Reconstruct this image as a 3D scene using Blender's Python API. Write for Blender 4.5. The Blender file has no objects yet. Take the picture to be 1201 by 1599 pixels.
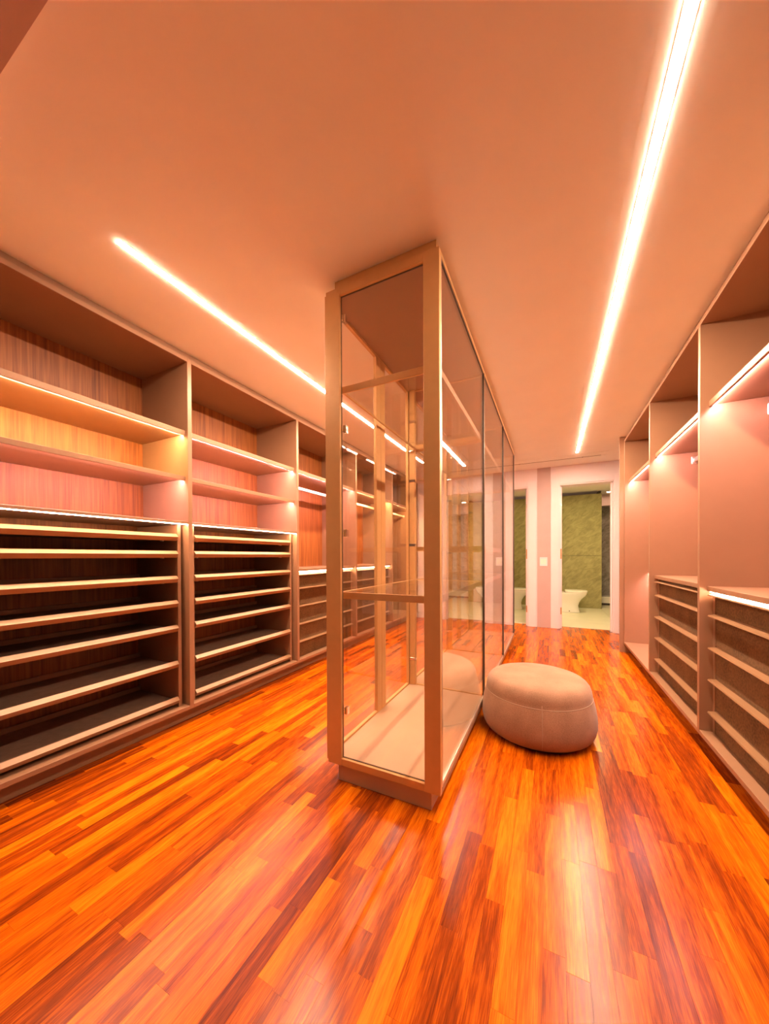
import bpy, bmesh, math, random
from mathutils import Vector, Matrix

scene = bpy.context.scene
COL = scene.collection
random.seed(7)

# ------------------------------------------------------------------ camera
F_PX, PX_Y = 532.36, 873.08
YAW, PITCH, ROLL = 0.45407, -0.00787, -0.004035
CAM_H = 1.15
fw = Vector((-math.sin(YAW) * math.cos(PITCH), math.cos(YAW) * math.cos(PITCH), math.sin(PITCH)))
rt = Vector((math.cos(YAW), math.sin(YAW), 0))
up = rt.cross(fw)
R2 = math.cos(ROLL) * rt + math.sin(ROLL) * up
U2 = math.cos(ROLL) * up - math.sin(ROLL) * rt
cd = bpy.data.cameras.new('camera')
cam = bpy.data.objects.new('camera', cd)
COL.objects.link(cam)
M3 = Matrix((R2, U2, -fw)).transposed()
cam.matrix_world = Matrix.Translation((0, 0, CAM_H)) @ M3.to_4x4()
cd.sensor_fit = 'HORIZONTAL'
cd.sensor_width = 36.0
cd.lens = F_PX * 36.0 / 1201.0
cd.shift_y = (PX_Y - 799.5) / 1201.0
cd.clip_start = 0.02
cd.clip_end = 60
scene.camera = cam

# ------------------------------------------------------------------ world, exposure
w = bpy.data.worlds.new('world')
scene.world = w
w.use_nodes = True
w.node_tree.nodes['Background'].inputs[0].default_value = (1.0, 0.6, 0.4, 1)
w.node_tree.nodes['Background'].inputs[1].default_value = 0.02
vs = scene.view_settings
vs.view_transform = 'Standard'
vs.look = 'None'
vs.gamma = 1
vs.use_curve_mapping = False
vs.exposure = 3.4
cy = scene.cycles
cy.transparent_max_bounces = 28
cy.max_bounces = 10
cy.diffuse_bounces = 6
cy.glossy_bounces = 4
cy.sample_clamp_indirect = 8.0
cy.use_denoising = True

# light colours / strengths (linear)
CEIL_LED = ((1.0, 0.66, 0.44), 44.0)
PINK_LED = ((1.0, 0.53, 0.53), 28.0)
WARM_LED = ((1.0, 0.60, 0.26), 36.0)
BATH_ADDED = ((1.0, 0.80, 0.36), 38.0)  # for the unseen lamps added to light the bathrooms
WHITE_LED = ((1.0, 0.60, 0.36), 16.0)


# ------------------------------------------------------------------ materials
def new_mat(name):
    m = bpy.data.materials.new(name)
    m.use_nodes = True
    nt = m.node_tree
    b = nt.nodes['Principled BSDF']
    return m, nt, b


def N(nt, t, **k):
    n = nt.nodes.new(t)
    for a, v in k.items():
        setattr(n, a, v)
    return n


def rgb(c):
    return (c[0], c[1], c[2], 1)


def paint(name, col, rough=0.5, var=0.06, scale=6, bump=0.0, bscale=300, metal=0.0, spec=0.5):
    """plain painted / lacquered surface with very light tonal drift and fine relief"""
    m, nt, b = new_mat(name)
    g = N(nt, 'ShaderNodeNewGeometry')
    n = N(nt, 'ShaderNodeTexNoise')
    n.inputs['Scale'].default_value = scale
    n.inputs['Detail'].default_value = 4
    nt.links.new(g.outputs['Position'], n.inputs['Vector'])
    r = N(nt, 'ShaderNodeValToRGB')
    r.color_ramp.elements[0].position = 0.3
    r.color_ramp.elements[1].position = 0.7
    r.color_ramp.elements[0].color = rgb([c * (1 - var) for c in col])
    r.color_ramp.elements[1].color = rgb([min(1, c * (1 + var)) for c in col])
    nt.links.new(n.outputs['Fac'], r.inputs['Fac'])
    nt.links.new(r.outputs['Color'], b.inputs['Base Color'])
    b.inputs['Roughness'].default_value = rough
    b.inputs['Metallic'].default_value = metal
    b.inputs['Specular IOR Level'].default_value = spec
    if bump:
        n2 = N(nt, 'ShaderNodeTexNoise')
        n2.inputs['Scale'].default_value = bscale
        n2.inputs['Detail'].default_value = 2
        nt.links.new(g.outputs['Position'], n2.inputs['Vector'])
        bp = N(nt, 'ShaderNodeBump')
        bp.inputs['Strength'].default_value = bump
        bp.inputs['Distance'].default_value = 0.002
        nt.links.new(n2.outputs['Fac'], bp.inputs['Height'])
        nt.links.new(bp.outputs['Normal'], b.inputs['Normal'])
    return m


def emit(name, cs):
    m, nt, b = new_mat(name)
    b.inputs['Base Color'].default_value = (0.8, 0.8, 0.8, 1)
    b.inputs['Emission Color'].default_value = rgb(cs[0])
    b.inputs['Emission Strength'].default_value = cs[1]
    return m


def wood_floor(name, attr):
    m, nt, b = new_mat(name)
    g = N(nt, 'ShaderNodeNewGeometry')
    if attr:
        t = N(nt, 'ShaderNodeAttribute', attribute_name='tone')
        tone, shift = t.outputs['Fac'], t.outputs['Fac']
        col_out = t.outputs['Color']
    else:
        t = N(nt, 'ShaderNodeObjectInfo')
        col_out = t.outputs['Color']
    sep = N(nt, 'ShaderNodeSeparateColor')
    nt.links.new(col_out, sep.inputs[0])
    # offset the grain from plank to plank
    comb = N(nt, 'ShaderNodeCombineXYZ')
    ml = N(nt, 'ShaderNodeMath', operation='MULTIPLY')
    ml.inputs[1].default_value = 37.0
    nt.links.new(sep.outputs[1], ml.inputs[0])
    nt.links.new(ml.outputs[0], comb.inputs['Z'])
    nt.links.new(ml.outputs[0], comb.inputs['X'])
    add = N(nt, 'ShaderNodeVectorMath', operation='ADD')
    nt.links.new(g.outputs['Position'], add.inputs[0])
    nt.links.new(comb.outputs[0], add.inputs[1])
    mp = N(nt, 'ShaderNodeMapping')
    mp.inputs['Scale'].default_value = (34, 2.4, 1)
    nt.links.new(add.outputs[0], mp.inputs['Vector'])
    n1 = N(nt, 'ShaderNodeTexNoise')
    n1.inputs['Scale'].default_value = 1.0
    n1.inputs['Detail'].default_value = 5
    n1.inputs['Distortion'].default_value = 0.8
    nt.links.new(mp.outputs[0], n1.inputs['Vector'])
    mp2 = N(nt, 'ShaderNodeMapping')
    mp2.inputs['Scale'].default_value = (420, 16, 1)
    nt.links.new(add.outputs[0], mp2.inputs['Vector'])
    n2 = N(nt, 'ShaderNodeTexNoise')
    n2.inputs['Scale'].default_value = 1.0
    n2.inputs['Detail'].default_value = 3
    nt.links.new(mp2.outputs[0], n2.inputs['Vector'])
    # tone + grain -> colour
    mr = N(nt, 'ShaderNodeMapRange')
    mr.inputs['From Min'].default_value = 0.3
    mr.inputs['From Max'].default_value = 0.7
    mr.inputs['To Min'].default_value = -0.25
    mr.inputs['To Max'].default_value = 0.22
    nt.links.new(n1.outputs['Fac'], mr.inputs['Value'])
    ad = N(nt, 'ShaderNodeMath', operation='ADD')
    nt.links.new(sep.outputs[0], ad.inputs[0])
    nt.links.new(mr.outputs[0], ad.inputs[1])
    mr2 = N(nt, 'ShaderNodeMapRange')
    mr2.inputs['From Min'].default_value = 0.35
    mr2.inputs['From Max'].default_value = 0.65
    mr2.inputs['To Min'].default_value = -0.20
    mr2.inputs['To Max'].default_value = 0.09
    nt.links.new(n2.outputs['Fac'], mr2.inputs['Value'])
    ad2 = N(nt, 'ShaderNodeMath', operation='ADD')
    nt.links.new(ad.outputs[0], ad2.inputs[0])
    nt.links.new(mr2.outputs[0], ad2.inputs[1])
    r = N(nt, 'ShaderNodeValToRGB')
    e = r.color_ramp.elements
    e[0].position, e[0].color = 0.0, (0.11, 0.017, 0.002, 1)
    e[1].position, e[1].color = 1.0, (0.70, 0.20, 0.004, 1)
    k = e.new(0.35); k.color = (0.26, 0.042, 0.002, 1)
    k = e.new(0.65); k.color = (0.50, 0.105, 0.002, 1)
    nt.links.new(ad2.outputs[0], r.inputs['Fac'])
    nt.links.new(r.outputs['Color'], b.inputs['Base Color'])
    # roughness drift + tiny scratches
    n3 = N(nt, 'ShaderNodeTexNoise')
    n3.inputs['Scale'].default_value = 5
    n3.inputs['Detail'].default_value = 6
    nt.links.new(g.outputs['Position'], n3.inputs['Vector'])
    mr3 = N(nt, 'ShaderNodeMapRange')
    mr3.inputs['To Min'].default_value = 0.16
    mr3.inputs['To Max'].default_value = 0.25
    nt.links.new(n3.outputs['Fac'], mr3.inputs['Value'])
    nt.links.new(mr3.outputs[0], b.inputs['Roughness'])
    b.inputs['Specular IOR Level'].default_value = 0.2
    bp = N(nt, 'ShaderNodeBump')
    bp.inputs['Strength'].default_value = 0.12
    bp.inputs['Distance'].default_value = 0.001
    nt.links.new(n2.outputs['Fac'], bp.inputs['Height'])
    nt.links.new(bp.outputs['Normal'], b.inputs['Normal'])
    return m


def veneer(name):
    m, nt, b = new_mat(name)
    g = N(nt, 'ShaderNodeNewGeometry')
    mp = N(nt, 'ShaderNodeMapping')
    mp.inputs['Scale'].default_value = (20, 26, 1.1)
    nt.links.new(g.outputs['Position'], mp.inputs['Vector'])
    n = N(nt, 'ShaderNodeTexNoise')
    n.inputs['Scale'].default_value = 1.0
    n.inputs['Detail'].default_value = 6
    n.inputs['Distortion'].default_value = 1.0
    nt.links.new(mp.outputs[0], n.inputs['Vector'])
    mp2 = N(nt, 'ShaderNodeMapping')
    mp2.inputs['Scale'].default_value = (90, 130, 3.0)
    nt.links.new(g.outputs['Position'], mp2.inputs['Vector'])
    n2 = N(nt, 'ShaderNodeTexNoise')
    n2.inputs['Scale'].default_value = 1.0
    n2.inputs['Detail'].default_value = 3
    nt.links.new(mp2.outputs[0], n2.inputs['Vector'])
    mx = N(nt, 'ShaderNodeMath', operation='MULTIPLY_ADD')
    mx.inputs[1].default_value = 0.45
    nt.links.new(n2.outputs['Fac'], mx.inputs[0])
    sc = N(nt, 'ShaderNodeMath', operation='MULTIPLY')
    sc.inputs[1].default_value = 0.6
    nt.links.new(n.outputs['Fac'], sc.inputs[0])
    nt.links.new(sc.outputs[0], mx.inputs[2])
    r = N(nt, 'ShaderNodeValToRGB')
    e = r.color_ramp.elements
    e[0].position, e[0].color = 0.30, (0.13, 0.030, 0.005, 1)
    e[1].position, e[1].color = 0.70, (0.40, 0.138, 0.030, 1)
    nt.links.new(mx.outputs[0], r.inputs['Fac'])
    nt.links.new(r.outputs['Color'], b.inputs['Base Color'])
    b.inputs['Roughness'].default_value = 0.5
    return m


def fabric(name, col, col2, wscale=520, sheen=0.2):
    m, nt, b = new_mat(name)
    g = N(nt, 'ShaderNodeNewGeometry')
    mp = N(nt, 'ShaderNodeMapping')
    mp.inputs['Scale'].default_value = (1, 1, 1)
    nt.links.new(g.outputs['Position'], mp.inputs['Vector'])
    n = N(nt, 'ShaderNodeTexNoise')
    n.inputs['Scale'].default_value = wscale * 0.35
    n.inputs['Detail'].default_value = 3
    nt.links.new(mp.outputs[0], n.inputs['Vector'])
    n2 = N(nt, 'ShaderNodeTexNoise')
    n2.inputs['Scale'].default_value = 9
    n2.inputs['Detail'].default_value = 3
    nt.links.new(mp.outputs[0], n2.inputs['Vector'])
    mx = N(nt, 'ShaderNodeMath', operation='MULTIPLY_ADD')
    mx.inputs[1].default_value = 0.4
    nt.links.new(n2.outputs['Fac'], mx.inputs[0])
    sc = N(nt, 'ShaderNodeMath', operation='MULTIPLY')
    sc.inputs[1].default_value = 0.6
    nt.links.new(n.outputs['Fac'], sc.inputs[0])
    nt.links.new(sc.outputs[0], mx.inputs[2])
    r = N(nt, 'ShaderNodeValToRGB')
    e = r.color_ramp.elements
    e[0].position, e[0].color = 0.36, rgb(col)
    e[1].position, e[1].color = 0.64, rgb(col2)
    nt.links.new(mx.outputs[0], r.inputs['Fac'])
    nt.links.new(r.outputs['Color'], b.inputs['Base Color'])
    b.inputs['Roughness'].default_value = 0.9
    b.inputs['Sheen Weight'].default_value = sheen
    bp = N(nt, 'ShaderNodeBump')
    bp.inputs['Strength'].default_value = 0.5
    bp.inputs['Distance'].default_value = 0.002
    nt.links.new(n.outputs['Fac'], bp.inputs['Height'])
    nt.links.new(bp.outputs['Normal'], b.inputs['Normal'])
    return m


def slate(name, c0, c1, c2):
    m, nt, b = new_mat(name)
    g = N(nt, 'ShaderNodeNewGeometry')
    mp = N(nt, 'ShaderNodeMapping')
    mp.vector_type = 'TEXTURE'
    mp.inputs['Rotation'].default_value = (0, math.radians(-38), 0)
    mp.inputs['Scale'].default_value = (0.8, 0.8, 0.35)
    nt.links.new(g.outputs['Position'], mp.inputs['Vector'])
    n = N(nt, 'ShaderNodeTexNoise')
    n.inputs['Scale'].default_value = 4.5
    n.inputs['Detail'].default_value = 10
    n.inputs['Roughness'].default_value = 0.62
    n.inputs['Distortion'].default_value = 0.9
    nt.links.new(mp.outputs[0], n.inputs['Vector'])
    r = N(nt, 'ShaderNodeValToRGB')
    e = r.color_ramp.elements
    e[0].position, e[0].color = 0.32, rgb(c0)
    e[1].position, e[1].color = 0.72, rgb(c2)
    k = e.new(0.5); k.color = rgb(c1)
    nt.links.new(n.outputs['Fac'], r.inputs['Fac'])
    nt.links.new(r.outputs['Color'], b.inputs['Base Color'])
    b.inputs['Roughness'].default_value = 0.6
    bp = N(nt, 'ShaderNodeBump')
    bp.inputs['Strength'].default_value = 0.22
    bp.inputs['Distance'].default_value = 0.006
    nt.links.new(n.outputs['Fac'], bp.inputs['Height'])
    nt.links.new(bp.outputs['Normal'], b.inputs['Normal'])
    return m


def glass(name, tint):
    """thin clear glazing: transmits straight through, mirrors by the Fresnel law on both faces"""
    m = bpy.data.materials.new(name)
    m.use_nodes = True
    nt = m.node_tree
    nt.nodes.clear()
    out = N(nt, 'ShaderNodeOutputMaterial')
    mix = N(nt, 'ShaderNodeMixShader')
    tr = N(nt, 'ShaderNodeBsdfTransparent')
    tr.inputs['Color'].default_value = rgb(tint)
    gl = N(nt, 'ShaderNodeBsdfAnisotropic')
    gl.inputs['Roughness'].default_value = 0.0
    gl.inputs['Color'].default_value = (0.95, 0.95, 0.95, 1)
    fr = N(nt, 'ShaderNodeFresnel')
    geo = N(nt, 'ShaderNodeNewGeometry')
    mr = N(nt, 'ShaderNodeMapRange')           # same ratio on the way in and on the way out
    mr.inputs['To Min'].default_value = 1.5
    mr.inputs['To Max'].default_value = 1 / 1.5
    nt.links.new(geo.outputs['Backfacing'], mr.inputs['Value'])
    nt.links.new(mr.outputs[0], fr.inputs['IOR'])
    nt.links.new(fr.outputs[0], mix.inputs[0])
    nt.links.new(tr.outputs[0], mix.inputs[1])
    nt.links.new(gl.outputs[0], mix.inputs[2])
    nt.links.new(mix.outputs[0], out.inputs['Surface'])
    return m


MAT = {}
MAT['ceiling'] = paint('ceiling_plaster', (0.86, 0.90, 0.88), 0.9, 0.02, 3)
MAT['wall'] = paint('wall_paint', (0.80, 0.75, 0.70), 0.85, 0.02, 4)
MAT['white'] = paint('white_lacquer', (0.76, 0.70, 0.76), 0.45, 0.015, 5)
MAT['walld'] = paint('dark_taupe_wall', (0.30, 0.22, 0.17), 0.7, 0.03, 5)
MAT['pillar'] = paint('greige_panel', (0.50, 0.38, 0.38), 0.6, 0.03, 5)
MAT['taupe'] = paint('taupe_melamine', (0.295, 0.165, 0.095), 0.42, 0.03, 9, 0.06, 500)
MAT['beige'] = paint('light_beige_panel', (0.52, 0.38, 0.27), 0.45, 0.02, 9)
MAT['tauped'] = paint('taupe_plinth', (0.30, 0.18, 0.108), 0.5, 0.04, 9)
MAT['rail'] = paint('champagne_rail', (0.30, 0.172, 0.088), 0.36, 0.03, 14, 0, 0, 0.1)
MAT['traybase'] = paint('dark_brown_liner', (0.22, 0.155, 0.12), 0.75, 0.1, 30, 0.15, 700)
MAT['metal'] = paint('bronze_aluminium', (0.60, 0.37, 0.155), 0.38, 0.03, 20, 0, 0, 0.15)
MAT['metal_light'] = paint('bright_aluminium', (0.72, 0.66, 0.60), 0.28, 0.02, 20, 0, 0, 0.85)
MAT['dark'] = paint('dark_gasket', (0.05, 0.035, 0.028), 0.5, 0.05, 20)
MAT['chrome'] = paint('chrome', (0.80, 0.78, 0.75), 0.12, 0.02, 20, 0, 0, 1.0)
MAT['suede'] = fabric('brown_suede', (0.085, 0.048, 0.019), (0.19, 0.105, 0.042), 240, 0.0)
MAT['ottoman'] = fabric('beige_woven', (0.235, 0.135, 0.08), (0.39, 0.23, 0.145), 900)
MAT['seam'] = paint('seam_thread', (0.34, 0.25, 0.18), 0.9, 0.05, 60)
MAT['veneer'] = veneer('walnut_veneer')
MAT['floor1'] = wood_floor('strip_wood', False)
MAT['floorN'] = wood_floor('strip_wood_joined', True)
MAT['subfloor'] = paint('subfloor', (0.16, 0.05, 0.02), 0.8, 0.1, 8)
MAT['glass'] = glass('clear_glass', (0.965, 0.945, 0.925))
MAT['glass2'] = glass('shelf_glass', (0.93, 0.925, 0.90))
MAT['slate_green'] = slate('olive_slate', (0.22, 0.20, 0.085), (0.31, 0.28, 0.12), (0.41, 0.37, 0.17))
MAT['slate_grey'] = slate('grey_slate', (0.15, 0.14, 0.13), (0.27, 0.25, 0.24), (0.40, 0.38, 0.36))
MAT['bathtile'] = paint('pale_floor_tile', (0.62, 0.60, 0.46), 0.35, 0.06, 3)
MAT['grout'] = paint('grout', (0.32, 0.30, 0.24), 0.9, 0.05, 20)
MAT['ceramic'] = paint('white_ceramic', (0.84, 0.82, 0.76), 0.12, 0.01, 5)
MAT['brass'] = paint('brass_plate', (0.62, 0.36, 0.16), 0.35, 0.03, 30, 0, 0, 0.8)
MAT['ceil_led'] = emit('ceiling_led_light', CEIL_LED)
MAT['pink_led'] = emit('shelf_led_light', PINK_LED)
MAT['warm_led'] = emit('shelf_led_warm_light', WARM_LED)
MAT['white_led'] = emit('counter_led_light', WHITE_LED)
MAT['bath_added'] = emit('bathroom_added_light', BATH_ADDED)  # glow of the lamps added out of view in the bathrooms


# ------------------------------------------------------------------ builders
def wloc(o):
    v = Vector((0, 0, 0))
    while o is not None:
        v += o.location
        o = o.parent
    return v


def link(name, me, parent=None, loc=(0, 0, 0)):
    o = bpy.data.objects.new(name, me)
    COL.objects.link(o)
    loc = Vector(loc)
    if parent is not None:
        o.parent = parent
        loc = loc - wloc(parent)
    o.location = loc
    return o


def thing(name, label, cat, loc, group=None):
    o = link(name, None, None, loc)
    o.empty_display_size = 0.05
    o['label'] = label
    o['category'] = cat
    if group:
        o['group'] = group
    return o


def tag(o, label, cat, group=None):
    o['label'] = label
    o['category'] = cat
    if group:
        o['group'] = group
    return o


def struct(o):
    o['kind'] = 'structure'
    return o


_cache = {}


def box(name, lo, hi, mat, parent=None, bev=0.0015):
    """one box given by two world corners; alike boxes share mesh data"""
    d = [round(hi[i] - lo[i], 4) for i in range(3)]
    key = (tuple(d), mat, bev)
    if key not in _cache:
        bm = bmesh.new()
        bmesh.ops.create_cube(bm, size=1)
        bmesh.ops.scale(bm, vec=d, verts=bm.verts)
        if bev:
            bmesh.ops.bevel(bm, geom=list(bm.edges), offset=min(bev, min(d) * 0.3), segments=1, affect='EDGES', profile=0.5)
        me = bpy.data.meshes.new(name)
        bm.to_mesh(me)
        bm.free()
        me.materials.append(MAT[mat])
        _cache[key] = me
    return link(name, _cache[key], parent, [(lo[i] + hi[i]) / 2 for i in range(3)])


def boxes(name, lst, mat, parent=None, bev=0.0, origin=None):
    """several boxes in one mesh (one rigid piece)"""
    bm = bmesh.new()
    org = Vector(origin if origin else lst[0][0])
    for lo, hi in lst:
        r = bmesh.ops.create_cube(bm, size=1)
        vs_ = r['verts']
        bmesh.ops.scale(bm, vec=[hi[i] - lo[i] for i in range(3)], verts=vs_)
        bmesh.ops.translate(bm, vec=Vector([(lo[i] + hi[i]) / 2 for i in range(3)]) - org, verts=vs_)
    if bev:
        bmesh.ops.bevel(bm, geom=list(bm.edges), offset=bev, segments=1, affect='EDGES', profile=0.5)
    me = bpy.data.meshes.new(name)
    bm.to_mesh(me)
    bm.free()
    me.materials.append(MAT[mat])
    return link(name, me, parent, org)


def extrude_y(name, prof, y0, y1, mat, parent=None, bev=0.0, origin=None):
    """closed profile [(x,z)] swept from y0 to y1"""
    org = Vector(origin if origin else (prof[0][0], (y0 + y1) / 2, prof[0][1]))
    key = (tuple((round(p[0] - prof[0][0], 4), round(p[1] - prof[0][1], 4)) for p in prof), round(y1 - y0, 4), mat, bev) if origin is None else None
    if key is None or key not in _cache:
        bm = bmesh.new()
        a = [bm.verts.new(Vector((p[0], y0, p[1])) - org) for p in prof]
        b_ = [bm.verts.new(Vector((p[0], y1, p[1])) - org) for p in prof]
        n = len(prof)
        bm.faces.new(a)
        bm.faces.new(b_[::-1])
        for i in range(n):
            bm.faces.new((a[i], b_[i], b_[(i + 1) % n], a[(i + 1) % n]))
        bmesh.ops.recalc_face_normals(bm, faces=bm.faces)
        if bev:
            bmesh.ops.bevel(bm, geom=list(bm.edges), offset=bev, segments=1, affect='EDGES', profile=0.5)
        me = bpy.data.meshes.new(name)
        bm.to_mesh(me)
        bm.free()
        me.materials.append(MAT[mat])
        if key is not None:
            _cache[key] = me
    else:
        me = _cache[key]
    return link(name, me, parent, org)


def lathe(name, prof, mat, parent, loc, seg=64, smooth=True):
    bm = bmesh.new()
    rings = []
    for r, z in prof:
        if r < 1e-5:
            rings.append([bm.verts.new((0, 0, z))])
        else:
            rings.append([bm.verts.new((r * math.cos(2 * math.pi * k / seg), r * math.sin(2 * math.pi * k / seg), z)) for k in range(seg)])
    for a, b_ in zip(rings[:-1], rings[1:]):
        for k in range(seg):
            k2 = (k + 1) % seg
            if len(a) == 1 and len(b_) == 1:
                continue
            if len(a) == 1:
                bm.faces.new((a[0], b_[k], b_[k2]))
            elif len(b_) == 1:
                bm.faces.new((a[k], a[k2], b_[0]))
            else:
                bm.faces.new((a[k], a[k2], b_[k2], b_[k]))
    bmesh.ops.recalc_face_normals(bm, faces=bm.faces)
    for f in bm.faces:
        f.smooth = smooth
    me = bpy.data.meshes.new(name)
    bm.to_mesh(me)
    bm.free()
    me.materials.append(MAT[mat])
    return link(name, me, parent, loc)


def tube(name, pts, rad, mat, parent, seg=8, closed=False):
    """round bar along a polyline of world points"""
    org = Vector(pts[0])
    P_ = [Vector(p) - org for p in pts]
    bm = bmesh.new()
    rings = []
    n = len(P_)
    for i, p in enumerate(P_):
        if closed:
            d = (P_[(i + 1) % n] - P_[i - 1]).normalized()
        else:
            d = (P_[min(i + 1, n - 1)] - P_[max(i - 1, 0)]).normalized()
        a = d.orthogonal().normalized() if abs(d.z) > 0.9 else d.cross(Vector((0, 0, 1))).normalized()
        b_ = d.cross(a)
        rings.append([bm.verts.new(p + rad * (math.cos(2 * math.pi * k / seg) * a + math.sin(2 * math.pi * k / seg) * b_)) for k in range(seg)])
    for i in range(n if closed else n - 1):
        A, B = rings[i], rings[(i + 1) % n]
        for k in range(seg):
            bm.faces.new((A[k], A[(k + 1) % seg], B[(k + 1) % seg], B[k]))
    if not closed:
        bm.faces.new(rings[0][::-1])
        bm.faces.new(rings[-1])
    bmesh.ops.recalc_face_normals(bm, faces=bm.faces)
    for f in bm.faces:
        f.smooth = True
    me = bpy.data.meshes.new(name)
    bm.to_mesh(me)
    bm.free()
    me.materials.append(MAT[mat])
    return link(name, me, parent, org)


# ------------------------------------------------------------------ room
CEIL = 2.555
XL, XR_ = -2.80, 1.39          # wall planes
YB, YF = 6.03, -1.60           # far wall, wall behind the photographer
WT = 0.20                      # thickness of the far wall

struct(box('ceiling', (XL - 0.1, YF - 0.1, CEIL), (XR_ + 0.1, YB + WT, CEIL + 0.12), 'ceiling', bev=0))
struct(box('wall_left', (XL - 0.12, YF, -0.1), (XL, YB, CEIL), 'walld', bev=0))
struct(box('wall_right', (XR_, YF, -0.1), (XR_ + 0.12, YB, CEIL), 'walld', bev=0))
struct(box('wall_front', (XL, YF - 0.12, -0.1), (XR_, YF, CEIL), 'walld', bev=0))
struct(box('trim_1', (XL, YF, 2.485), (XR_, 0.392, CEIL), 'pillar', bev=0))       # dropped soffit

D1 = (0.115, 0.845, 2.268)     # right doorway x0, x1, top
D2 = (-1.07, -0.330, 2.268)    # left doorway
struct(boxes('wall_back', [((XL, YB, -0.1), (D2[0], YB + WT, CEIL)), ((D2[1], YB, -0.1), (D1[0], YB + WT, CEIL)),
                           ((D1[1], YB, -0.1), (XR_ + 0.12, YB + WT, CEIL)),
                           ((D2[0], YB, D2[2]), (D2[1], YB + WT, CEIL)), ((D1[0], YB, D1[2]), (D1[1], YB + WT, CEIL))], 'white'))
# panel between the two doorways
struct(box('trim_2', (-0.198, YB - 0.008, 0.0), (-0.003, YB, CEIL), 'pillar'))


def doorway(n, d):
    e = struct(link('door_%d' % n, None, None, ((d[0] + d[1]) / 2, YB, 0)))
    e.empty_display_size = 0.05
    x0, x1, zt = d
    cw = 0.115
    for nm, lo, hi in (('casing', (x0 - cw, YB - 0.014, 0), (x0, YB, zt + 0.09)),
                       ('casing', (x1, YB - 0.014, 0), (x1 + (0.07 if n == 1 else cw), YB, zt + 0.09)),
                       ('casing', (x0, YB - 0.014, zt), (x1, YB, zt + 0.09))):
        box(nm, lo, hi, 'white', e, 0.002)
    j = 0.018
    jl = box('jamb', (x0, YB, 0), (x0 + j, YB + WT + 0.012, zt), 'white', e, 0.001)
    box('jamb', (x1 - j, YB, 0), (x1, YB + WT + 0.012, zt), 'white', e, 0.001)
    box('jamb', (x0 + j, YB, zt - j), (x1 - j, YB + WT + 0.012, zt), 'white', e, 0.001)
    sd = jl if n == 1 else None
    # door-stop bead
    for s in (0, 1):
        xa = x0 + j if s == 0 else x1 - j - 0.024
        box('stop_bead', (xa, YB + 0.055, 0), (xa + 0.024, YB + 0.085, zt - j), 'white', e, 0.001)
    xs = x0 + j + 0.002 if n == 1 else x1 - j - 0.020
    for zz, hh, mt in ((1.93, 0.07, 'metal_light'), (1.10, 0.16, 'brass'), (0.22, 0.11, 'brass')):
        box('strike_plate', (xs, YB + 0.052, zz), (xs + 0.018, YB + 0.055, zz + hh), mt, e, 0)
    box('threshold', (x0, YB + WT - 0.005, -0.003), (x1, YB + WT + 0.03, 0.006), 'bathtile', e, 0.001)


doorway(1, D1)
doorway(2, D2)

# ------------------------------------------------------------------ strip-wood floor, plank by plank
FX0, FX1, FY0, FY1 = -2.42, 0.92, -0.1, YB + WT - 0.005
floor = struct(box('floor', (XL, YF, -0.10), (XR_, YB + WT, -0.008), 'subfloor', bev=0))


def project(x, y, z):
    d = Vector((x, y, z - CAM_H))
    dz = d.dot(fw)
    if dz < 0.15:
        return None
    return 600.5 + F_PX * d.dot(R2) / dz, PX_Y - F_PX * d.dot(U2) / dz


PW = 0.0585
planks = []
rng = random.Random(11)
x = FX0
while x < FX1:
    y = FY0 - rng.random() * 0.6
    while y < FY1:
        L = rng.choice((0.32, 0.38, 0.45, 0.52, 0.60, 0.70, 0.85)) * (0.9 + 0.2 * rng.random())
        y0, y1 = max(y, FY0), min(y + L, FY1)
        y += L
        # keep to the doorway openings inside the wall
        if y1 > YB:
            if not ((D1[0] < x and x + PW < D1[1]) or (D2[0] < x and x + PW < D2[1])):
                y1 = min(y1, YB)
        if y1 - y0 < 0.02:
            continue
        rr = rng.random()
        tone = 0.60 + rng.gauss(0, 0.13) if rr < 0.70 else (0.34 + rng.gauss(0, 0.07) if rr < 0.86 else 0.82 + rng.gauss(0, 0.05))
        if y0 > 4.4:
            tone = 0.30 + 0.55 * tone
        pts = [project(a, b_, 0) for a in (x, x + PW) for b_ in (y0, y1)]
        area = 0
        if all(pts):
            xs_ = [min(max(p[0], 0), 1201) for p in pts]
            ys_ = [min(max(p[1], 0), 1599) for p in pts]
            area = (max(xs_) - min(xs_)) * (max(ys_) - min(ys_))
            p0, p1, p2, p3 = [(xs_[i], ys_[i]) for i in (0, 1, 3, 2)]
            q = [p0, p1, p2, p3]
            area = abs(sum(q[i][0] * q[(i + 1) % 4][1] - q[(i + 1) % 4][0] * q[i][1] for i in range(4))) / 2
            # hidden behind the wardrobes, the display cabinet or the pouffe: not counted as seen
            xc, yc = x + PW / 2, (y0 + y1) / 2
            if xc < -2.30 or xc > 0.83 or (-0.98 < xc < -0.48 and 1.47 < yc < 4.8) or ((xc + 0.085) ** 2 + (yc - 2.47) ** 2 < 0.1):
                area = 0
        planks.append((area, x, x + PW, y0, y1, max(0.05, min(0.97, tone)), rng.random(), rng.gauss(0, 0.0001)))
    x += PW
planks.sort(key=lambda p: -p[0])
GAP = 0.0002
for a, x0, x1, y0, y1, tone, rnd, dz in planks[:300]:
    o = box('plank', (x0 + GAP, y0 + GAP, -0.010), (x1 - GAP, y1 - GAP, dz), 'floor1', floor, 0)
    o.color = (tone, rnd, 0, 1)
bm = bmesh.new()
cl = bm.loops.layers.float_color.new('tone')
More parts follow.
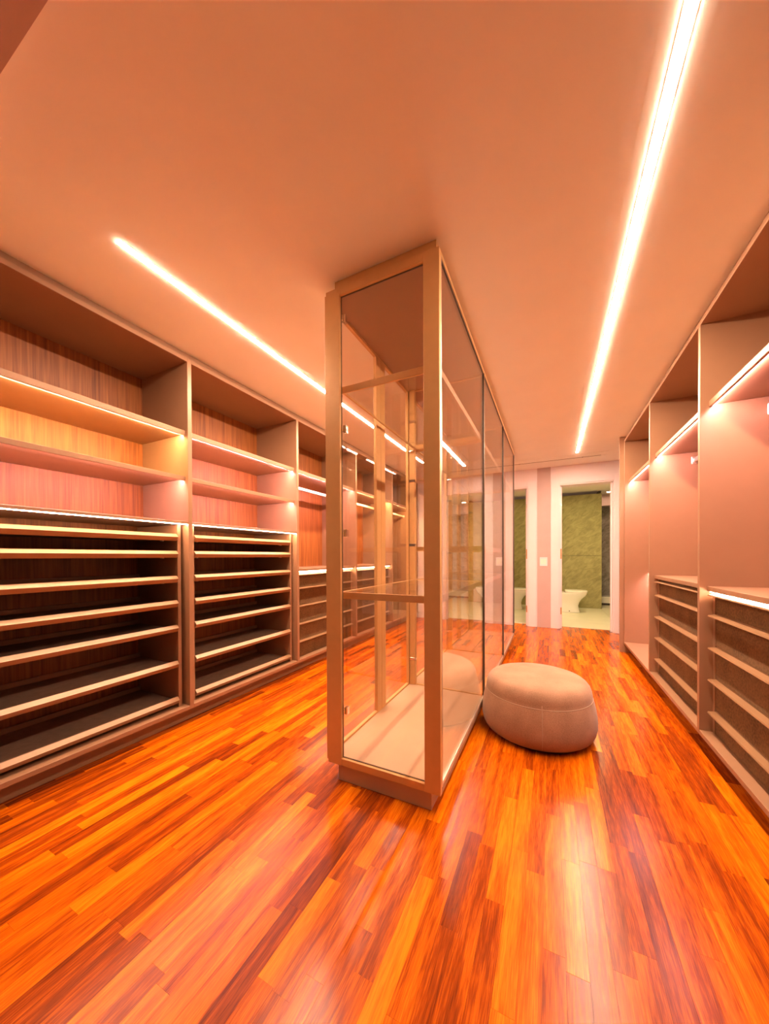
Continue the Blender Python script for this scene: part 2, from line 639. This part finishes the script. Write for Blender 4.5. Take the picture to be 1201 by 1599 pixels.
for a, x0, x1, y0, y1, tone, rnd, dz in planks[300:]:
    if a <= 0 and (x1 < -2.40 or x0 > 0.9):
        continue
    g_ = GAP
    v = [bm.verts.new(c) for c in ((x0 + g_, y0 + g_, dz), (x1 - g_, y0 + g_, dz), (x1 - g_, y1 - g_, dz), (x0 + g_, y1 - g_, dz),
                                   (x0 + g_, y0 + g_, -0.009), (x1 - g_, y0 + g_, -0.009), (x1 - g_, y1 - g_, -0.009), (x0 + g_, y1 - g_, -0.009))]
    for idx in ((0, 1, 2, 3), (4, 5, 1, 0), (5, 6, 2, 1), (6, 7, 3, 2), (7, 4, 0, 3)):
        f = bm.faces.new([v[i] for i in idx])
        for lp in f.loops:
            lp[cl] = (tone, rnd, 0, 1)
me = bpy.data.meshes.new('far_planks')
bm.to_mesh(me)
bm.free()
me.materials.append(MAT['floorN'])
o = link('far_planks', me, floor, (0, 0, 0))
o['kind'] = 'stuff'

# ------------------------------------------------------------------ bathrooms beyond the doorways
BY0, BY1 = YB + WT, 8.66
BC = 2.56
bf = struct(box('floor_bathroom', (-1.75, BY0 + 0.03, -0.10), (2.3, 9.75, -0.006), 'grout', bev=0))
tw = 0.90
yy = BY0 + 0.034
while yy < 9.7:
    xx = -1.72
    while xx < 2.28:
        box('tile', (xx + 0.0015, yy + 0.0015, -0.009), (min(xx + tw, 2.29) - 0.0015, min(yy + tw, 9.74) - 0.0015, 0.0), 'bathtile', bf, 0.001)
        xx += tw
    yy += tw
struct(box('ceiling_bathroom', (-1.75, BY0, BC), (2.3, 9.75, BC + 0.1), 'wall', bev=0))
struct(box('wall_bathroom_left', (-1.75, BY0, -0.1), (-1.63, 9.75, BC), 'wall', bev=0))
struct(box('wall_bathroom_middle', (-0.08, BY0, -0.1), (0.04, BY1, BC), 'wall', bev=0))
struct(box('wall_bathroom_right', (2.2, BY0, -0.1), (2.3, 9.75, BC), 'wall', bev=0))


def tiled_wall(name, x0, x1, y, zsteps, xsteps, mat, th=0.1):
    wl = struct(box(name, (x0, y, -0.1), (x1, y + th, zsteps[-1]), 'grout', bev=0))
    for za, zb in zip(zsteps[:-1], zsteps[1:]):
        for xa, xb in zip(xsteps[:-1], xsteps[1:]):
            box('slate_tile', (xa + 0.002, y - 0.012, za + 0.002), (xb - 0.002, y, zb - 0.002), mat, wl, 0.002)
    return wl


tiled_wall('wall_bathroom_far', 0.04, 0.985, BY1, (0.0, 1.15, 2.49), (0.04, 0.985), 'slate_green')
tiled_wall('wall_bathroom_far_left', -1.63, -0.08, BY1, (0.0, 1.15, 2.49), (-1.63, -0.83, -0.08), 'slate_green')
tiled_wall('wall_shower', 0.985, 2.2, 9.65, (0.0, 1.15, 2.30), (0.985, 1.75, 2.2), 'slate_grey')
struct(box('trim_3', (0.985, 9.3, 2.30), (2.2, 9.65, BC), 'pillar', bev=0))
struct(box('trim_4', (0.93, BY1 + 0.1, -0.1), (0.985, 9.75, BC), 'dark', bev=0))
st = thing('shower_bench', 'low white shower bench beyond the edge of the slate wall', 'bench', (1.55, 9.45, 0))
box('bench_top', (1.0, 9.28, 0.16), (2.15, 9.63, 0.20), 'ceramic', st, 0.004)
box('bench_front', (1.0, 9.30, 0.05), (2.15, 9.62, 0.16), 'ceramic', st, 0.004)
box('bench_base', (1.0, 9.34, 0.0), (2.15, 9.60, 0.05), 'dark', st, 0.002)


def downlight(x, y, z, label, mat, r=0.05):
    t = thing('downlight', label, 'lamp', (x, y, z))
    lathe('ring', [(r * 1.25, 0.0), (r * 1.25, -0.006), (r, -0.010), (r, 0.0)], 'white', t, (x, y, z), 24)
    lathe('lens', [(r * 0.98, -0.001), (r * 0.98, -0.004), (0, -0.005)], mat, t, (x, y, z), 24)


downlight(1.16, 8.95, BC, 'small bright downlight in the shower ceiling beyond the slate wall', 'white_led', 0.05)
downlight(0.62, 7.42, BC, 'added unseen ceiling lamp above the toilet in the right doorway bathroom', 'bath_added', 0.07)  # added out of view to light the right bathroom
downlight(0.62, 6.75, BC, 'added unseen ceiling lamp just inside the right bathroom doorway', 'bath_added', 0.07)  # second added lamp, hidden above the lintel, brightens the same room
downlight(-0.75, 7.25, BC, 'added unseen ceiling lamp inside the left bathroom, over the toilet', 'bath_added', 0.07)  # unseen lamp added to light the left bathroom


def toilet(x0, yc, label):
    """back-to-wall toilet, its front towards +x, back at x0"""
    t = thing('toilet', label, 'toilet', (x0, yc, 0))

    def loft(name, secs, mat, cap_top=True, par=t):
        bm = bmesh.new()
        rings = []
        for z, xa, xb, hw in secs:
            ring = []
            n = 36
            for k in range(n):
                a = 2 * math.pi * k / n
                c, s = math.cos(a), math.sin(a)
                if c >= 0:
                    px = (xa + (xb - xa) * 0.45) + (xb - xa) * 0.55 * (abs(c) ** 0.9)
                    py = hw * math.copysign(abs(s) ** 0.85, s)
                else:
                    px = (xa + (xb - xa) * 0.45) - (xb - xa) * 0.45 * (abs(c) ** 0.35)
                    py = hw * math.copysign(abs(s) ** 0.45, s)
                ring.append(bm.verts.new((px, py, z)))
            rings.append(ring)
        for A, B in zip(rings[:-1], rings[1:]):
            for k in range(len(A)):
                bm.faces.new((A[k], A[(k + 1) % len(A)], B[(k + 1) % len(A)], B[k]))
        bm.faces.new(rings[0][::-1])
        bm.faces.new(rings[-1])
        bmesh.ops.recalc_face_normals(bm, faces=bm.faces)
        for f in bm.faces:
            f.smooth = len(f.verts) == 4
        me = bpy.data.meshes.new(name)
        bm.to_mesh(me)
        bm.free()
        me.materials.append(MAT[mat])
        return link(name, me, par, (x0, yc, 0))

    bowl = loft('bowl', [(0.0, 0, 0.43, 0.135), (0.02, 0, 0.43, 0.135), (0.06, 0, 0.415, 0.125), (0.14, 0, 0.405, 0.12), (0.21, 0, 0.425, 0.13),
                         (0.28, 0, 0.47, 0.155), (0.33, 0, 0.525, 0.175), (0.37, 0, 0.55, 0.185), (0.40, 0, 0.555, 0.187), (0.405, 0.002, 0.553, 0.185)], 'ceramic')
    sc_ = loft('seat', [(0.406, 0.17, 0.560, 0.188), (0.409, 0.165, 0.564, 0.190), (0.421, 0.165, 0.564, 0.190), (0.423, 0.17, 0.560, 0.188)], 'ceramic')
    loft('lid', [(0.425, 0.165, 0.562, 0.188), (0.428, 0.162, 0.566, 0.191), (0.444, 0.162, 0.566, 0.191), (0.450, 0.175, 0.553, 0.180)], 'ceramic')
    box('hinge', (x0 + 0.13, yc - 0.08, 0.405), (x0 + 0.165, yc + 0.08, 0.43), 'chrome', t, 0.004)
    lathe('bolt_cap', [(0.010, 0), (0.010, 0.004), (0, 0.006)], 'dark', t, (x0 + 0.24, yc - 0.128, 0.035), 12).rotation_euler = (math.radians(90), 0, 0)
    return t


toilet(0.095, 7.93, 'white toilet in front of the slate wall, seen through the right doorway')
toilet(-0.98, 7.93, 'white toilet partly hidden behind the jamb of the left doorway')

# ------------------------------------------------------------------ ceiling lights and vent


def linear_light(x, y0, y1, label):
    t = thing('linear_ceiling_light', label, 'light', (x, (y0 + y1) / 2, CEIL), 'recessed linear lights in the ceiling')
    hw = 0.0145
    for s in (-1, 1):
        xa = x + s * hw
        box('edge_trim', (min(xa, xa + s * 0.003), y0, CEIL - 0.0012), (max(xa, xa + s * 0.003), y1, CEIL), 'white', t, 0)
    box('diffuser', (x - hw, y0, CEIL - 0.0024), (x + hw, y1, CEIL), 'ceil_led', t, 0)


linear_light(-1.728, 0.86, 4.87, 'long glowing linear light in the ceiling over the left aisle')
linear_light(0.322, 0.86, 5.33, 'long glowing linear light in the ceiling over the right aisle')

v = thing('ceiling_vent', 'narrow slot air vent in the ceiling in front of the far wall', 'vent', (-0.1, 5.56, CEIL))
box('flange', (-1.05, 5.43, CEIL - 0.003), (0.70, 5.605, CEIL), 'ceiling', v, 0.001)
box('flange', (-1.05, 5.622, CEIL - 0.003), (0.70, 5.70, CEIL), 'ceiling', v, 0.001)
box('slot', (-1.0, 5.606, CEIL - 0.0036), (0.63, 5.621, CEIL), 'dark', v, 0)
for xx in (-0.44, 0.40):
    box('slot_clip', (xx, 5.598, CEIL - 0.006), (xx + 0.012, 5.625, CEIL - 0.003), 'dark', v, 0)

s_ = thing('light_switch', 'white square light switch plate on the panel between the doorways', 'switch', (-0.105, YB - 0.008, 1.055))
box('plate', (-0.161, YB - 0.016, 0.985), (-0.049, YB - 0.008, 1.128), 'white', s_, 0.002)
for k in range(2):
    box('rocker', (-0.145 + k * 0.041, YB - 0.020, 1.015), (-0.108 + k * 0.041, YB - 0.015, 1.098), 'ceramic', s_, 0.001)

# ------------------------------------------------------------------ wardrobes
ZB0, ZB1 = 0.102, 0.128        # base panel
ZT0, ZT1 = 2.486, 2.513        # top panel
T = 0.030                      # upright thickness


class Side:
    """s = +1: front looks towards +x (left wardrobe); s = -1: towards -x (right wardrobe)"""
    def __init__(self, s, xf, xb):
        self.s, self.xf, self.xb = s, xf, xb

    def b(self, name, d0, d1, y0, y1, z0, z1, mat, par, bev=0.0015):
        """box between depths d0..d1 measured back from the front plane"""
        xa, xb = self.xf - self.s * d0, self.xf - self.s * d1
        return box(name, (min(xa, xb), y0, z0), (max(xa, xb), y1, z1), mat, par, bev)

    def prof(self, name, pts, y0, y1, mat, par, bev=0.0):
        return extrude_y(name, [(self.xf - self.s * d, z) for d, z in pts], y0, y1, mat, par, bev)


LS = Side(1, -2.235, -2.775)
RS = Side(-1, 0.780, 1.365)


def carcass(S, name, label, y0, y1, group, near_side=False, end_side=False):
    """bay between upright centre lines y0 and y1; owns the far upright (and the near one if asked)"""
    dep = abs(S.xb - S.xf)
    t = thing(name, label, 'wardrobe', ((S.xf + S.xb) / 2, (y0 + y1) / 2, 0), group)
    a, b_ = y0 + T / 2, y1 - T / 2
    S.b('back_panel', dep - 0.012, dep, a, b_, ZB1, ZT0, 'veneer', t, 0)
    S.b('top_panel', 0, dep, a, b_, ZT0, ZT1, 'taupe', t)
    S.b('base_panel', 0, dep, a, b_, ZB0, ZB1, 'taupe', t)
    S.b('side_panel', 0, dep, b_, b_ + T, ZB0, ZT1, 'taupe', t)
    if near_side:
        S.b('side_panel', 0, dep, a - T, a, ZB0, ZT1, 'taupe', t)
    return t, a, b_, dep


def led_shelf(S, t, a, b_, dep, z0, z1, led, d0=0.03, dback=None):
    """shelf with a deeper front lip and an LED profile tucked behind it, aimed back and down"""
    dback = dep - 0.012 if dback is None else dback
    sh = S.b('shelf', d0 + 0.016, dback, a, b_, z0 + 0.010, z1, 'taupe', t)
    S.b('lip', d0, d0 + 0.016, a, b_, z0, z1, 'taupe', sh, 0.001)
    zz = z0 + 0.010
    S.prof('led_strip', [(d0 + 0.017, zz), (d0 + 0.017, zz - 0.0090), (d0 + 0.0180, zz - 0.0090), (d0 + 0.029, zz)], a + 0.004, b_ - 0.004, led, sh)
    return sh


def shoe_trays(S, t, a, b_, dep):
    """pull-out shoe trays between two inner cheeks"""
    ck = 0.045
    ca, cb = a + ck, b_ - ck
    for y0, y1 in ((ca - 0.024, ca), (cb, cb + 0.024)):
        S.b('cheek_panel', 0.052, dep - 0.014, y0, y1, ZB1, 1.372, 'taupe', t)
    ca += 0.003
    cb -= 0.003
    for zt in (1.309, 1.194, 1.025, 0.858, 0.690, 0.445, 0.199):
        tr = S.b('shoe_tray', 0.075, 0.500, ca, cb, zt - 0.038, zt - 0.026, 'traybase', t, 0.001)
        S.prof('front_rail', [(0.054, zt - 0.047), (0.036, zt - 0.021), (0.058, zt), (0.076, zt - 0.004), (0.076, zt - 0.047)], ca, cb, 'rail', tr, 0.0008)
        S.b('back_rail', 0.490, 0.504, ca, cb, zt - 0.038, zt + 0.002, 'tauped', tr)
        for yk in (ca + 0.05, cb - 0.07):
            S.b('bracket', 0.10, 0.125, yk, yk + 0.012, zt - 0.052, zt - 0.038, 'metal_light', tr, 0.001)


def drawers(S, t, a, b_, dep, ztop, tops, led):
    """counter with LED below its front edge over a stack of suede-faced drawers with lip handles"""
    cn = S.b('counter', 0.033, dep - 0.012, a, b_, ztop - 0.028, ztop, 'taupe', t)
    if led:
        S.prof('led_strip', [(0.036, ztop - 0.028), (0.037, ztop - 0.033), (0.050, ztop - 0.028)], a + 0.004, b_ - 0.03, led, cn)
    fy0, fy1 = a + 0.012, b_ - 0.030
    zs = list(tops) + [ZB1 + 0.004]
    for i in range(len(tops)):
        z1, z0 = zs[i], zs[i + 1] + 0.004
        if i == len(tops) - 1:
            z0 = ZB1 + 0.004
        dr = S.b('drawer', 0.064, 0.082, fy0, fy1, z0, z1 - 0.003, 'suede', t, 0.002)
        S.prof('lip_handle', [(0.064, z1), (0.030, z1 - 0.004), (0.027, z1 - 0.011), (0.030, z1 - 0.012), (0.036, z1 - 0.009), (0.064, z1 - 0.006)],
               fy0, fy1, 'rail', dr)
        S.b('drawer_edge', 0.066, 0.080, fy0, fy1, z1 - 0.002, z1 + 0.004, 'rail', dr, 0.0005)
    # cheek strips beside the fronts and the box behind
    S.b('drawer_surround', 0.084, dep - 0.014, a, b_, ZB1, ztop - 0.030, 'tauped', t)
    S.b('filler_strip', 0.060, 0.084, fy1 + 0.002, b_, ZB1, ztop - 0.030, 'taupe', t)
    S.b('filler_strip', 0.060, 0.084, a, fy0 - 0.002, ZB1, ztop - 0.030, 'taupe', t)


def hanging_rod(S, t, a, b_, z, d=0.27):
    rod = S.b('hanging_rod', d - 0.008, d + 0.008, a + 0.006, b_ - 0.006, z - 0.016, z + 0.016, 'metal_light', t, 0.004)
    for y0, y1 in ((a, a + 0.006), (b_ - 0.006, b_)):
        S.b('rod_socket', d - 0.018, d + 0.018, y0, y1, z - 0.030, z + 0.030, 'metal_light', rod, 0.002)


YS = [0.40, 1.53, 2.642, 3.766, 4.876, 5.985]
LG = 'open wardrobe bays along the left wall'
RG = 'open wardrobe bays along the right wall'

t, a, b_, dep = carcass(LS, 'wardrobe', 'taupe open wardrobe with shoe trays and lit shelves, nearest on the left', YS[0], YS[1], LG, near_side=True)
led_shelf(LS, t, a, b_, dep, 1.988, 2.022, 'warm_led')
led_shelf(LS, t, a, b_, dep, 1.678, 1.707, 'pink_led')


def mid_panel(S, t, a, b_, dep):
    mp_ = S.b('middle_shelf', 0.0, dep - 0.012, a, b_, 1.377, 1.394, 'taupe', t)
    S.b('led_strip', 0.010, 0.022, a + 0.004, b_ - 0.004, 1.3735, 1.377, 'white_led', mp_, 0)


mid_panel(LS, t, a, b_, dep)
shoe_trays(LS, t, a, b_, dep)

t, a, b_, dep = carcass(LS, 'wardrobe', 'taupe open wardrobe with shoe trays, second along the left wall', YS[1], YS[2], LG)
led_shelf(LS, t, a, b_, dep, 1.988, 2.022, 'pink_led')
led_shelf(LS, t, a, b_, dep, 1.678, 1.707, 'pink_led')
mid_panel(LS, t, a, b_, dep)
shoe_trays(LS, t, a, b_, dep)

L_TOPS = (0.975, 0.838, 0.657, 0.478, 0.299)
t, a, b_, dep = carcass(LS, 'wardrobe', 'taupe wardrobe with hanging rail over brown drawers, beside the shoe-tray bays', YS[2], YS[3], LG)
led_shelf(LS, t, a, b_, dep, 1.988, 2.022, 'pink_led')
hanging_rod(LS, t, a, b_, 1.905)
drawers(LS, t, a, b_, dep, 1.030, L_TOPS, 'white_led')

t, a, b_, dep = carcass(LS, 'wardrobe', 'taupe wardrobe with hanging rail and drawers, seen through the glass cabinet', YS[3], YS[4], LG)
led_shelf(LS, t, a, b_, dep, 1.988, 2.022, 'warm_led')
hanging_rod(LS, t, a, b_, 1.905)
drawers(LS, t, a, b_, dep, 1.030, L_TOPS, 'white_led')

t, a, b_, dep = carcass(LS, 'wardrobe', 'tall hanging wardrobe without drawers at the far end of the left wall', YS[4], YS[5], LG)
led_shelf(LS, t, a, b_, dep, 1.988, 2.022, 'warm_led')
hanging_rod(LS, t, a, b_, 1.905)

struct(box('baseboard_left', (-2.335, 0.40, 0.0), (-2.317, YB - 0.02, ZB0), 'tauped'))
struct(box('trim_5', (-2.275, 0.40, ZT1), (-2.257, YB - 0.02, CEIL), 'tauped'))

R_TOPS = (0.930, 0.812, 0.626, 0.444, 0.258)
YR = [1.49, 2.611, 3.732, 4.865]
t, a, b_, dep = carcass(RS, 'wardrobe', 'taupe wardrobe with glowing counter edge over brown drawers, nearest on the right', YR[0], YR[1], RG, near_side=True)
led_shelf(RS, t, a, b_, dep, 2.004, 2.038, 'pink_led', 0.04)
hanging_rod(RS, t, a, b_, 1.945, 0.30)
drawers(RS, t, a, b_, dep, 0.970, R_TOPS, 'white_led')

t, a, b_, dep = carcass(RS, 'wardrobe', 'taupe wardrobe with hanging rail over five brown drawers, middle of the right wall', YR[1], YR[2], RG)
led_shelf(RS, t, a, b_, dep, 2.004, 2.038, 'pink_led', 0.04)
hanging_rod(RS, t, a, b_, 1.945, 0.30)
drawers(RS, t, a, b_, dep, 0.976, R_TOPS, None)

t, a, b_, dep = carcass(RS, 'wardrobe', 'tall open wardrobe without drawers on the right, next to the doorway', YR[2], YR[3], RG)
led_shelf(RS, t, a, b_, dep, 2.004, 2.038, 'pink_led', 0.04)
led_shelf(RS, t, a, b_, dep, 0.955, 0.985, 'pink_led', 0.225)
RS.b('end_panel', -0.044, dep, YR[3] + T / 2, YR[3] + T / 2 + 0.018, 0.0, CEIL - 0.002, 'taupe', t)
struct(box('baseboard_right', (0.862, YR[0], 0.0), (0.880, YR[3], ZB0), 'tauped'))
struct(box('trim_6', (0.800, YR[0], ZT1), (0.818, YR[3], CEIL), 'tauped'))

# ------------------------------------------------------------------ glass display cabinet
GX0, GX1, GY0, GY1 = -1.045, -0.436, 1.448, 4.815
GZ0, GZ1 = 0.090, 2.500
c = thing('display_cabinet', 'tall bronze-framed glass display cabinet standing between the two aisles', 'cabinet', ((GX0 + GX1) / 2, (GY0 + GY1) / 2, 0))
box('plinth', (-0.985, 1.468, 0.0), (-0.485, 4.79, GZ0), 'beige', c, 0.001)
box('ceiling_filler', (-0.995, 1.470, GZ1), (-0.456, 4.79, CEIL - 0.001), 'metal', c, 0.001)
box('base_panel', (GX0 + 0.012, GY0 + 0.026, GZ0), (GX1 - 0.010, GY1 - 0.02, 0.124), 'beige', c, 0.001)
box('top_panel', (GX0 + 0.012, GY0 + 0.026, 2.470), (GX1 - 0.010, GY1 - 0.02, GZ1), 'taupe', c, 0.001)
# bottom and top rails of the long right face
rl = box('side_rail', (GX1 - 0.010, GY0 + 0.026, GZ0), (GX1, GY1, 0.118), 'rail', c, 0.001)
box('glazing_channel', (GX1 - 0.016, GY0 + 0.026, 0.118), (GX1 - 0.002, GY1, 0.130), 'metal_light', rl, 0.001)
rl = box('side_rail', (GX1 - 0.010, GY0 + 0.026, 2.478), (GX1, GY1, GZ1), 'metal', c, 0.001)
box('glazing_channel', (GX1 - 0.014, GY0 + 0.026, 2.468), (GX1 - 0.003, GY1, 2.478), 'dark', rl, 0.0005)
# front: framed glass door
fd = box('door_stile', (-0.511, GY0, GZ0), (GX1, GY0 + 0.024, GZ1), 'metal', c, 0.0012)
box('door_stile', (GX0 + 0.010, GY0, GZ0), (-0.955, GY0 + 0.024, GZ1), 'metal', c, 0.0012)
box('door_rail', (-0.955, GY0 + 0.001, 2.463), (-0.511, GY0 + 0.024, GZ1 - 0.001), 'metal', c, 0.0012)
box('door_rail', (-0.955, GY0 + 0.001, GZ0), (-0.511, GY0 + 0.024, 0.125), 'metal', c, 0.0012)
box('door_pane', (-0.956, GY0 + 0.008, 0.124), (-0.510, GY0 + 0.013, 2.464), 'glass', c, 0)
for lo, hi in (((-0.958, GY0 + 0.016, 0.124), (-0.953, GY0 + 0.022, 2.464)), ((-0.953, GY0 + 0.016, 2.460), (-0.511, GY0 + 0.022, 2.465)),
               ((-0.953, GY0 + 0.016, 0.123), (-0.511, GY0 + 0.022, 0.128))):
    box('gasket', lo, hi, 'dark', c, 0)
box('edge_profile', (GX0, GY0 + 0.004, GZ0 + 0.012), (GX0 + 0.010, GY0 + 0.05, GZ1 - 0.015), 'metal', c, 0.001)
box('edge_profile', (GX1 - 0.004, GY0 + 0.024, 0.118), (GX1 + 0.001, GY0 + 0.031, 2.478), 'metal_light', c, 0.0005)
for zz in (2.36, 1.80, 1.27, 0.36):
    h = box('hinge', (-0.952, GY0 + 0.026, zz - 0.02), (-0.935, GY0 + 0.05, zz + 0.02), 'chrome', c, 0.002)
    box('hinge_arm', (-0.975, GY0 + 0.034, zz - 0.006), (-0.95, GY0 + 0.046, zz + 0.006), 'chrome', h, 0.001)
# long right face: three frameless panes with dark joints
YM = [GY0 + 0.032, 2.562, 3.690, GY1 - 0.012]
for i in range(3):
    box('side_pane', (GX1 - 0.012, YM[i] + 0.003, 0.124), (GX1 - 0.006, YM[i + 1] - 0.003, 2.476), 'glass', c, 0)
for y in YM[1:]:
    j = box('pane_joint', (GX1 - 0.018, y - 0.010, 0.118), (GX1 + 0.001, y - 0.002, 2.478), 'dark', c, 0.0005)
    box('joint_cover', (GX1 - 0.018, y - 0.002, 0.118), (GX1 + 0.0005, y + 0.006, 2.478), 'metal', j, 0.0005)
# left face: six narrow framed doors with their own panes and hinges
nd = 6
dw = (GY1 - 0.02 - (GY0 + 0.052)) / nd
for i in range(nd):
    y0 = GY0 + 0.052 + i * dw + 0.0015
    y1 = y0 + dw - 0.003
    sw = 0.062
    d = box('side_door', (GX0, y0, GZ0 + 0.012), (GX0 + 0.022, y0 + (sw if i else 0.02), GZ1 - 0.012), 'metal', c, 0.001)
    box('stile', (GX0, y1 - sw, GZ0 + 0.012), (GX0 + 0.022, y1, GZ1 - 0.012), 'metal', d, 0.001)
    ya = y0 + (sw if i else 0.02)
    box('rail', (GX0, ya, GZ1 - 0.045), (GX0 + 0.022, y1 - sw, GZ1 - 0.012), 'metal', d, 0.001)
    box('rail', (GX0, ya, GZ0 + 0.012), (GX0 + 0.022, y1 - sw, GZ0 + 0.045), 'metal', d, 0.001)
    box('pane', (GX0 + 0.008, ya - 0.002, GZ0 + 0.043), (GX0 + 0.013, y1 - sw + 0.002, GZ1 - 0.043), 'glass', d, 0)
    if i % 2 == 1:
        for zz in (2.22, 1.75, 1.24, 0.87, 0.33):
            box('hinge', (GX0 + 0.022, y1 - 0.055, zz - 0.012), (GX0 + 0.075, y1 - 0.028, zz + 0.012), 'chrome', d, 0.003)
# inner frames between the three modules, with a glass divider
for y in YM[1:3]:
    pd = box('inner_post', (GX0 + 0.024, y - 0.018, 0.124), (GX0 + 0.072, y + 0.018, 2.470), 'metal', c, 0.001)
    box('divider_pane', (GX0 + 0.072, y - 0.003, 0.130), (GX1 - 0.020, y + 0.003, 2.464), 'glass', c, 0)
    box('divider_channel', (GX0 + 0.072, y - 0.008, 0.124), (GX1 - 0.020, y + 0.008, 0.131), 'metal', pd, 0.0005)
    box('divider_channel', (GX0 + 0.072, y - 0.008, 2.462), (GX1 - 0.020, y + 0.008, 2.470), 'metal', pd, 0.0005)
# far end: framed pane
box('end_stile', (GX0 + 0.0, GY1 - 0.018, GZ0), (GX0 + 0.075, GY1, GZ1), 'metal', c, 0.001)
box('end_stile', (GX1 - 0.045, GY1 - 0.011, GZ0), (GX1 - 0.0005, GY1, GZ1), 'metal', c, 0.001)
box('end_rail', (GX0 + 0.075, GY1 - 0.018, GZ1 - 0.04), (GX1 - 0.045, GY1, GZ1), 'metal', c, 0.001)
box('end_rail', (GX0 + 0.075, GY1 - 0.018, GZ0), (GX1 - 0.045, GY1, GZ0 + 0.04), 'metal', c, 0.001)
box('end_pane', (GX0 + 0.074, GY1 - 0.012, GZ0 + 0.038), (GX1 - 0.044, GY1 - 0.007, GZ1 - 0.038), 'glass', c, 0)
# glass shelves in metal rims
for i in range(3):
    y0, y1 = (GY0 + 0.045 if i == 0 else YM[i] + 0.024), YM[i + 1] - 0.024
    xa, xb = GX0 + 0.052, GX1 - 0.022
    for zt in ((2.025, 0.966) if i == 0 else (2.025, 1.225, 0.966) if i == 1 else (2.025, 0.966)):
        sh = box('glass_shelf', (xa + 0.010, y0 + 0.010, zt - 0.009), (xb - 0.010, y1 - 0.010, zt - 0.001), 'glass2', c, 0)
        box('rim', (xa, y0, zt - 0.034), (xb, y0 + 0.010, zt), 'metal', sh, 0.0008)
        box('rim', (xa, y1 - 0.010, zt - 0.034), (xb, y1, zt), 'metal', sh, 0.0008)
        box('rim', (xa, y0 + 0.010, zt - 0.012), (xa + 0.010, y1 - 0.010, zt), 'metal', sh, 0.0008)
        box('rim', (xb - 0.010, y0 + 0.010, zt - 0.034), (xb, y1 - 0.010, zt), 'rail', sh, 0.0008)
        for yk in (y0 + 0.002, y1 - 0.014):
            box('support_pin', (xa - 0.028, yk, zt - 0.046), (xa + 0.02, yk + 0.012, zt - 0.035), 'chrome', sh, 0.002)

# ------------------------------------------------------------------ pouffe
ox, oy = -0.085, 2.468
po = thing('pouffe', 'round beige woven fabric pouffe on the wooden floor beside the glass cabinet', 'pouffe', (ox, oy, 0))
prof = [(0.0, 0.012), (0.27, 0.012), (0.305, 0.018), (0.325, 0.032), (0.339, 0.060), (0.346, 0.095), (0.346, 0.125), (0.343, 0.16), (0.337, 0.20),
        (0.329, 0.235), (0.3225, 0.258), (0.3205, 0.2625), (0.319, 0.266), (0.318, 0.285), (0.314, 0.307), (0.306, 0.328), (0.294, 0.344), (0.279, 0.355), (0.258, 0.362),
        (0.22, 0.3675), (0.16, 0.371), (0.08, 0.373), (0.0, 0.3735)]
lathe('cover', prof, 'ottoman', po, (ox, oy, 0), 96)
lathe('base', [(0.0, 0.0), (0.285, 0.0), (0.29, 0.004), (0.29, 0.014), (0.0, 0.014)], 'dark', po, (ox, oy, 0), 48)
ring = [(ox + 0.3208 * math.cos(2 * math.pi * k / 72), oy + 0.3208 * math.sin(2 * math.pi * k / 72), 0.2625) for k in range(72)]
tube('seam', ring, 0.0022, 'seam', po, 6, closed=True)
ang = math.radians(-83)
vs_pts = [(ox + (r + 0.0005) * math.cos(ang), oy + (r + 0.0005) * math.sin(ang), z) for r, z in prof[3:14]]
tube('seam', vs_pts, 0.0016, 'seam', po, 6)
